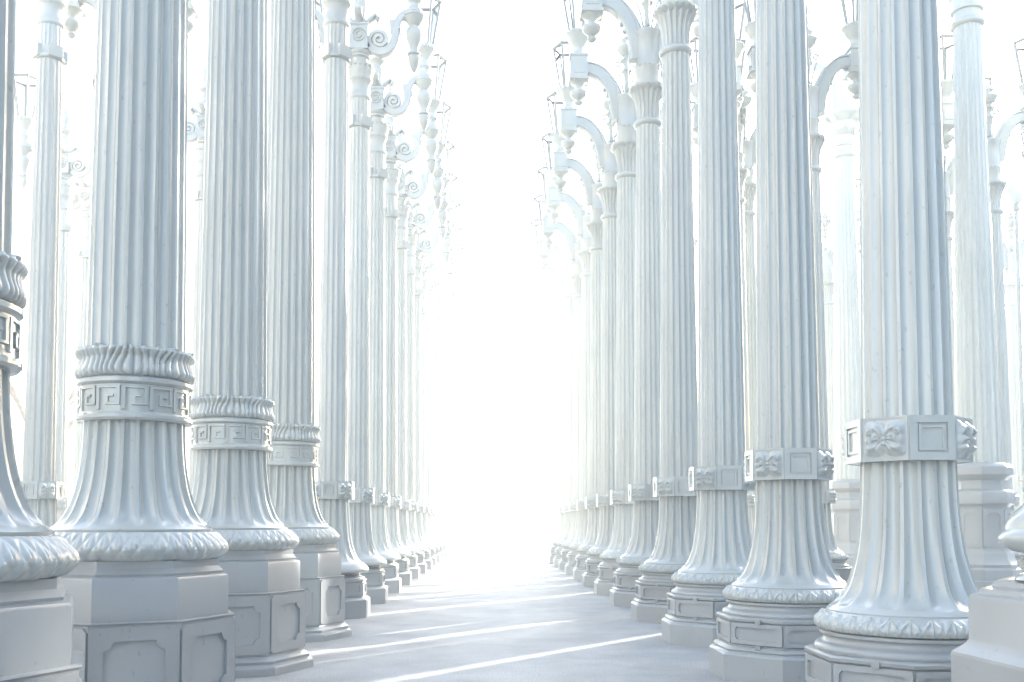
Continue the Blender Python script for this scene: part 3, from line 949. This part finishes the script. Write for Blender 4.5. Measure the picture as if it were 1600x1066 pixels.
def tree(name, loc, h, rad, seed, label, bare=False, group=None):
    rng = random.Random(seed)
    t = empty(name, loc, label, 'tree', group)
    m = MB(); tips = []
    def branch(p, d, L, r, lev):
        q = p+d*L
        mid = (p+q)/2+Vector((rng.uniform(-1, 1), rng.uniform(-1, 1), 0))*L*.06
        sweep(m, [p, mid, q], r, seg=6, up=(0.3, 1, 0.1), taper=lambda s: 1-.4*s)
        if lev == 0: tips.append(q); return
        for _ in range(3 if lev > 1 else 4):
            nd = (d+Vector((rng.uniform(-1, 1), rng.uniform(-1, 1), rng.uniform(-.2, .8)))*.62).normalized()
            branch(p+(q-p)*rng.uniform(.6, 1), nd, L*rng.uniform(.55, .75), r*.55, lev-1)
    branch(Vector((0, 0, 0)), Vector((0, 0, 1)), h*.4, h*.022, 4 if bare else 3)
    ob('trunk', m.mesh('trunk', M_BARK, True), t)
    if not bare:
        m = MB(); v, f = [], []
        for tp in tips:
            for _ in range(70):
                c = tp+Vector((rng.gauss(0, 1), rng.gauss(0, 1), rng.gauss(0, .8)))*rad*.22
                s = rng.uniform(.05, .11)
                a = Vector((rng.uniform(-1, 1), rng.uniform(-1, 1), rng.uniform(-1, 1))).normalized()*s
                b = a.cross(Vector((rng.uniform(-1, 1), rng.uniform(-1, 1), rng.uniform(-1, 1)))).normalized()*s*.6
                n = len(v); v += [c-a, c-b, c+a, c+b]; f.append((n, n+1, n+2, n+3))
        m.add(v, f); ob('crown', m.mesh('crown', M_LEAF, False), t)
tree('bare_tree', (-13.2, 28.5, 0), 8.0, 2, 5, 'leafless young tree faint against the sky above the block wall', True)
G = 'green trees far behind the right lamps'
tree('leafy_tree', (11.6, 33, 0), 3.4, 2.2, 8, 'low green tree beyond, between the two nearest right-row lamps', False, G)
tree('leafy_tree', (10.2, 38, 0), 3.2, 2.0, 11, 'green tree beyond, between the second and third right-row lamps', False, G)
# low wing shapes added out of view to shade or brighten lamps and floor
def light_wing(loc, rz, L_, D_, H_, lab, M_W=M_BLOCK, M_T=M_PAINT_SHADED):
    t = empty('added_light_wing', loc, lab, 'building', rotz=rz)
    m = MB(); m.box(0, L_, 0, D_, 0, H_); ob('wall', m.mesh('wall', M_W, False), t)
    m = MB(); m.box(-.4, L_+.4, -.4, D_+.4, H_+.003, H_+.5); ob('roof', m.mesh('roof', M_PAINT_SHADED, False), t)
    wm = MB(); wm.box(-.8, .8, -.06, .02, 0, 2.4); me = wm.mesh('window', M_T, False)
    gm = MB(); gm.box(-.7, .7, -.075, -.062, .1, 2.3); mg = gm.mesh('pane', M_DARK, False)
    for fl in range(3):
        for k in range(int(L_/3.2)):
            w_ = ob('window', me, t, (2+k*3.1, 0, 1.2+fl*3.9)); ob('pane', mg, w_)
light_wing((19.4, 27.0, 0), -az, 26.0, 9.0, 12.5, 'long pale building added out of view at right to shade the near floor')  # added to keep sun off the near floor
light_wing((-13.0, -16.0, 0), PI/2, 38.0, 9.0, 12.5, 'pale building added out of view at left to bounce sunlight onto the lamps')  # added as a sunlit reflector for the left-facing sides
light_wing((8.6, 6.5, 0), -PI/2, 24.0, 9.0, 12.6, 'dark blue-grey building added outside the frame to dim the right sides of the lamps', M_DIM_WING, M_DIM_WING)  # added to cut skylight on the right-facing sides
# dark slatted panel low in the gap
m = MB()
for k in range(6): m.box(-.22, .22, -.03, .03, .12+k*.13, .19+k*.13)
m.box(-.25, -.225, -.035, .035, 0, .95); m.box(.225, .25, -.035, .035, 0, .95)
o = ob('slatted_panel', m.mesh('slatted_panel', M_DARK, False), None, (8.15, 23.2, 0))
o['label'] = 'small dark slatted panel low in the gap between the two nearest right-row lamps'; o['category'] = 'panel'

# ------------------------------------------------------------------ haze
HZ = 0.0072
m = MB(); m.box(-620, 620, -620, 620, -1.1, 13.8)
hz = bpy.data.materials.new("haze"); hz.use_nodes = True
t = hz.node_tree; t.nodes.remove(t.nodes["Principled BSDF"])
pv = t.nodes.new("ShaderNodeVolumePrincipled")
pv.inputs["Color"].default_value = (0.93, 0.97, 0.98, 1)
pv.inputs["Density"].default_value = HZ
pv.inputs["Anisotropy"].default_value = 0.15
t.links.new(pv.outputs[0], t.nodes["Material Output"].inputs["Volume"])
o = ob('haze', m.mesh('haze', hz, False)); o['kind'] = 'stuff'
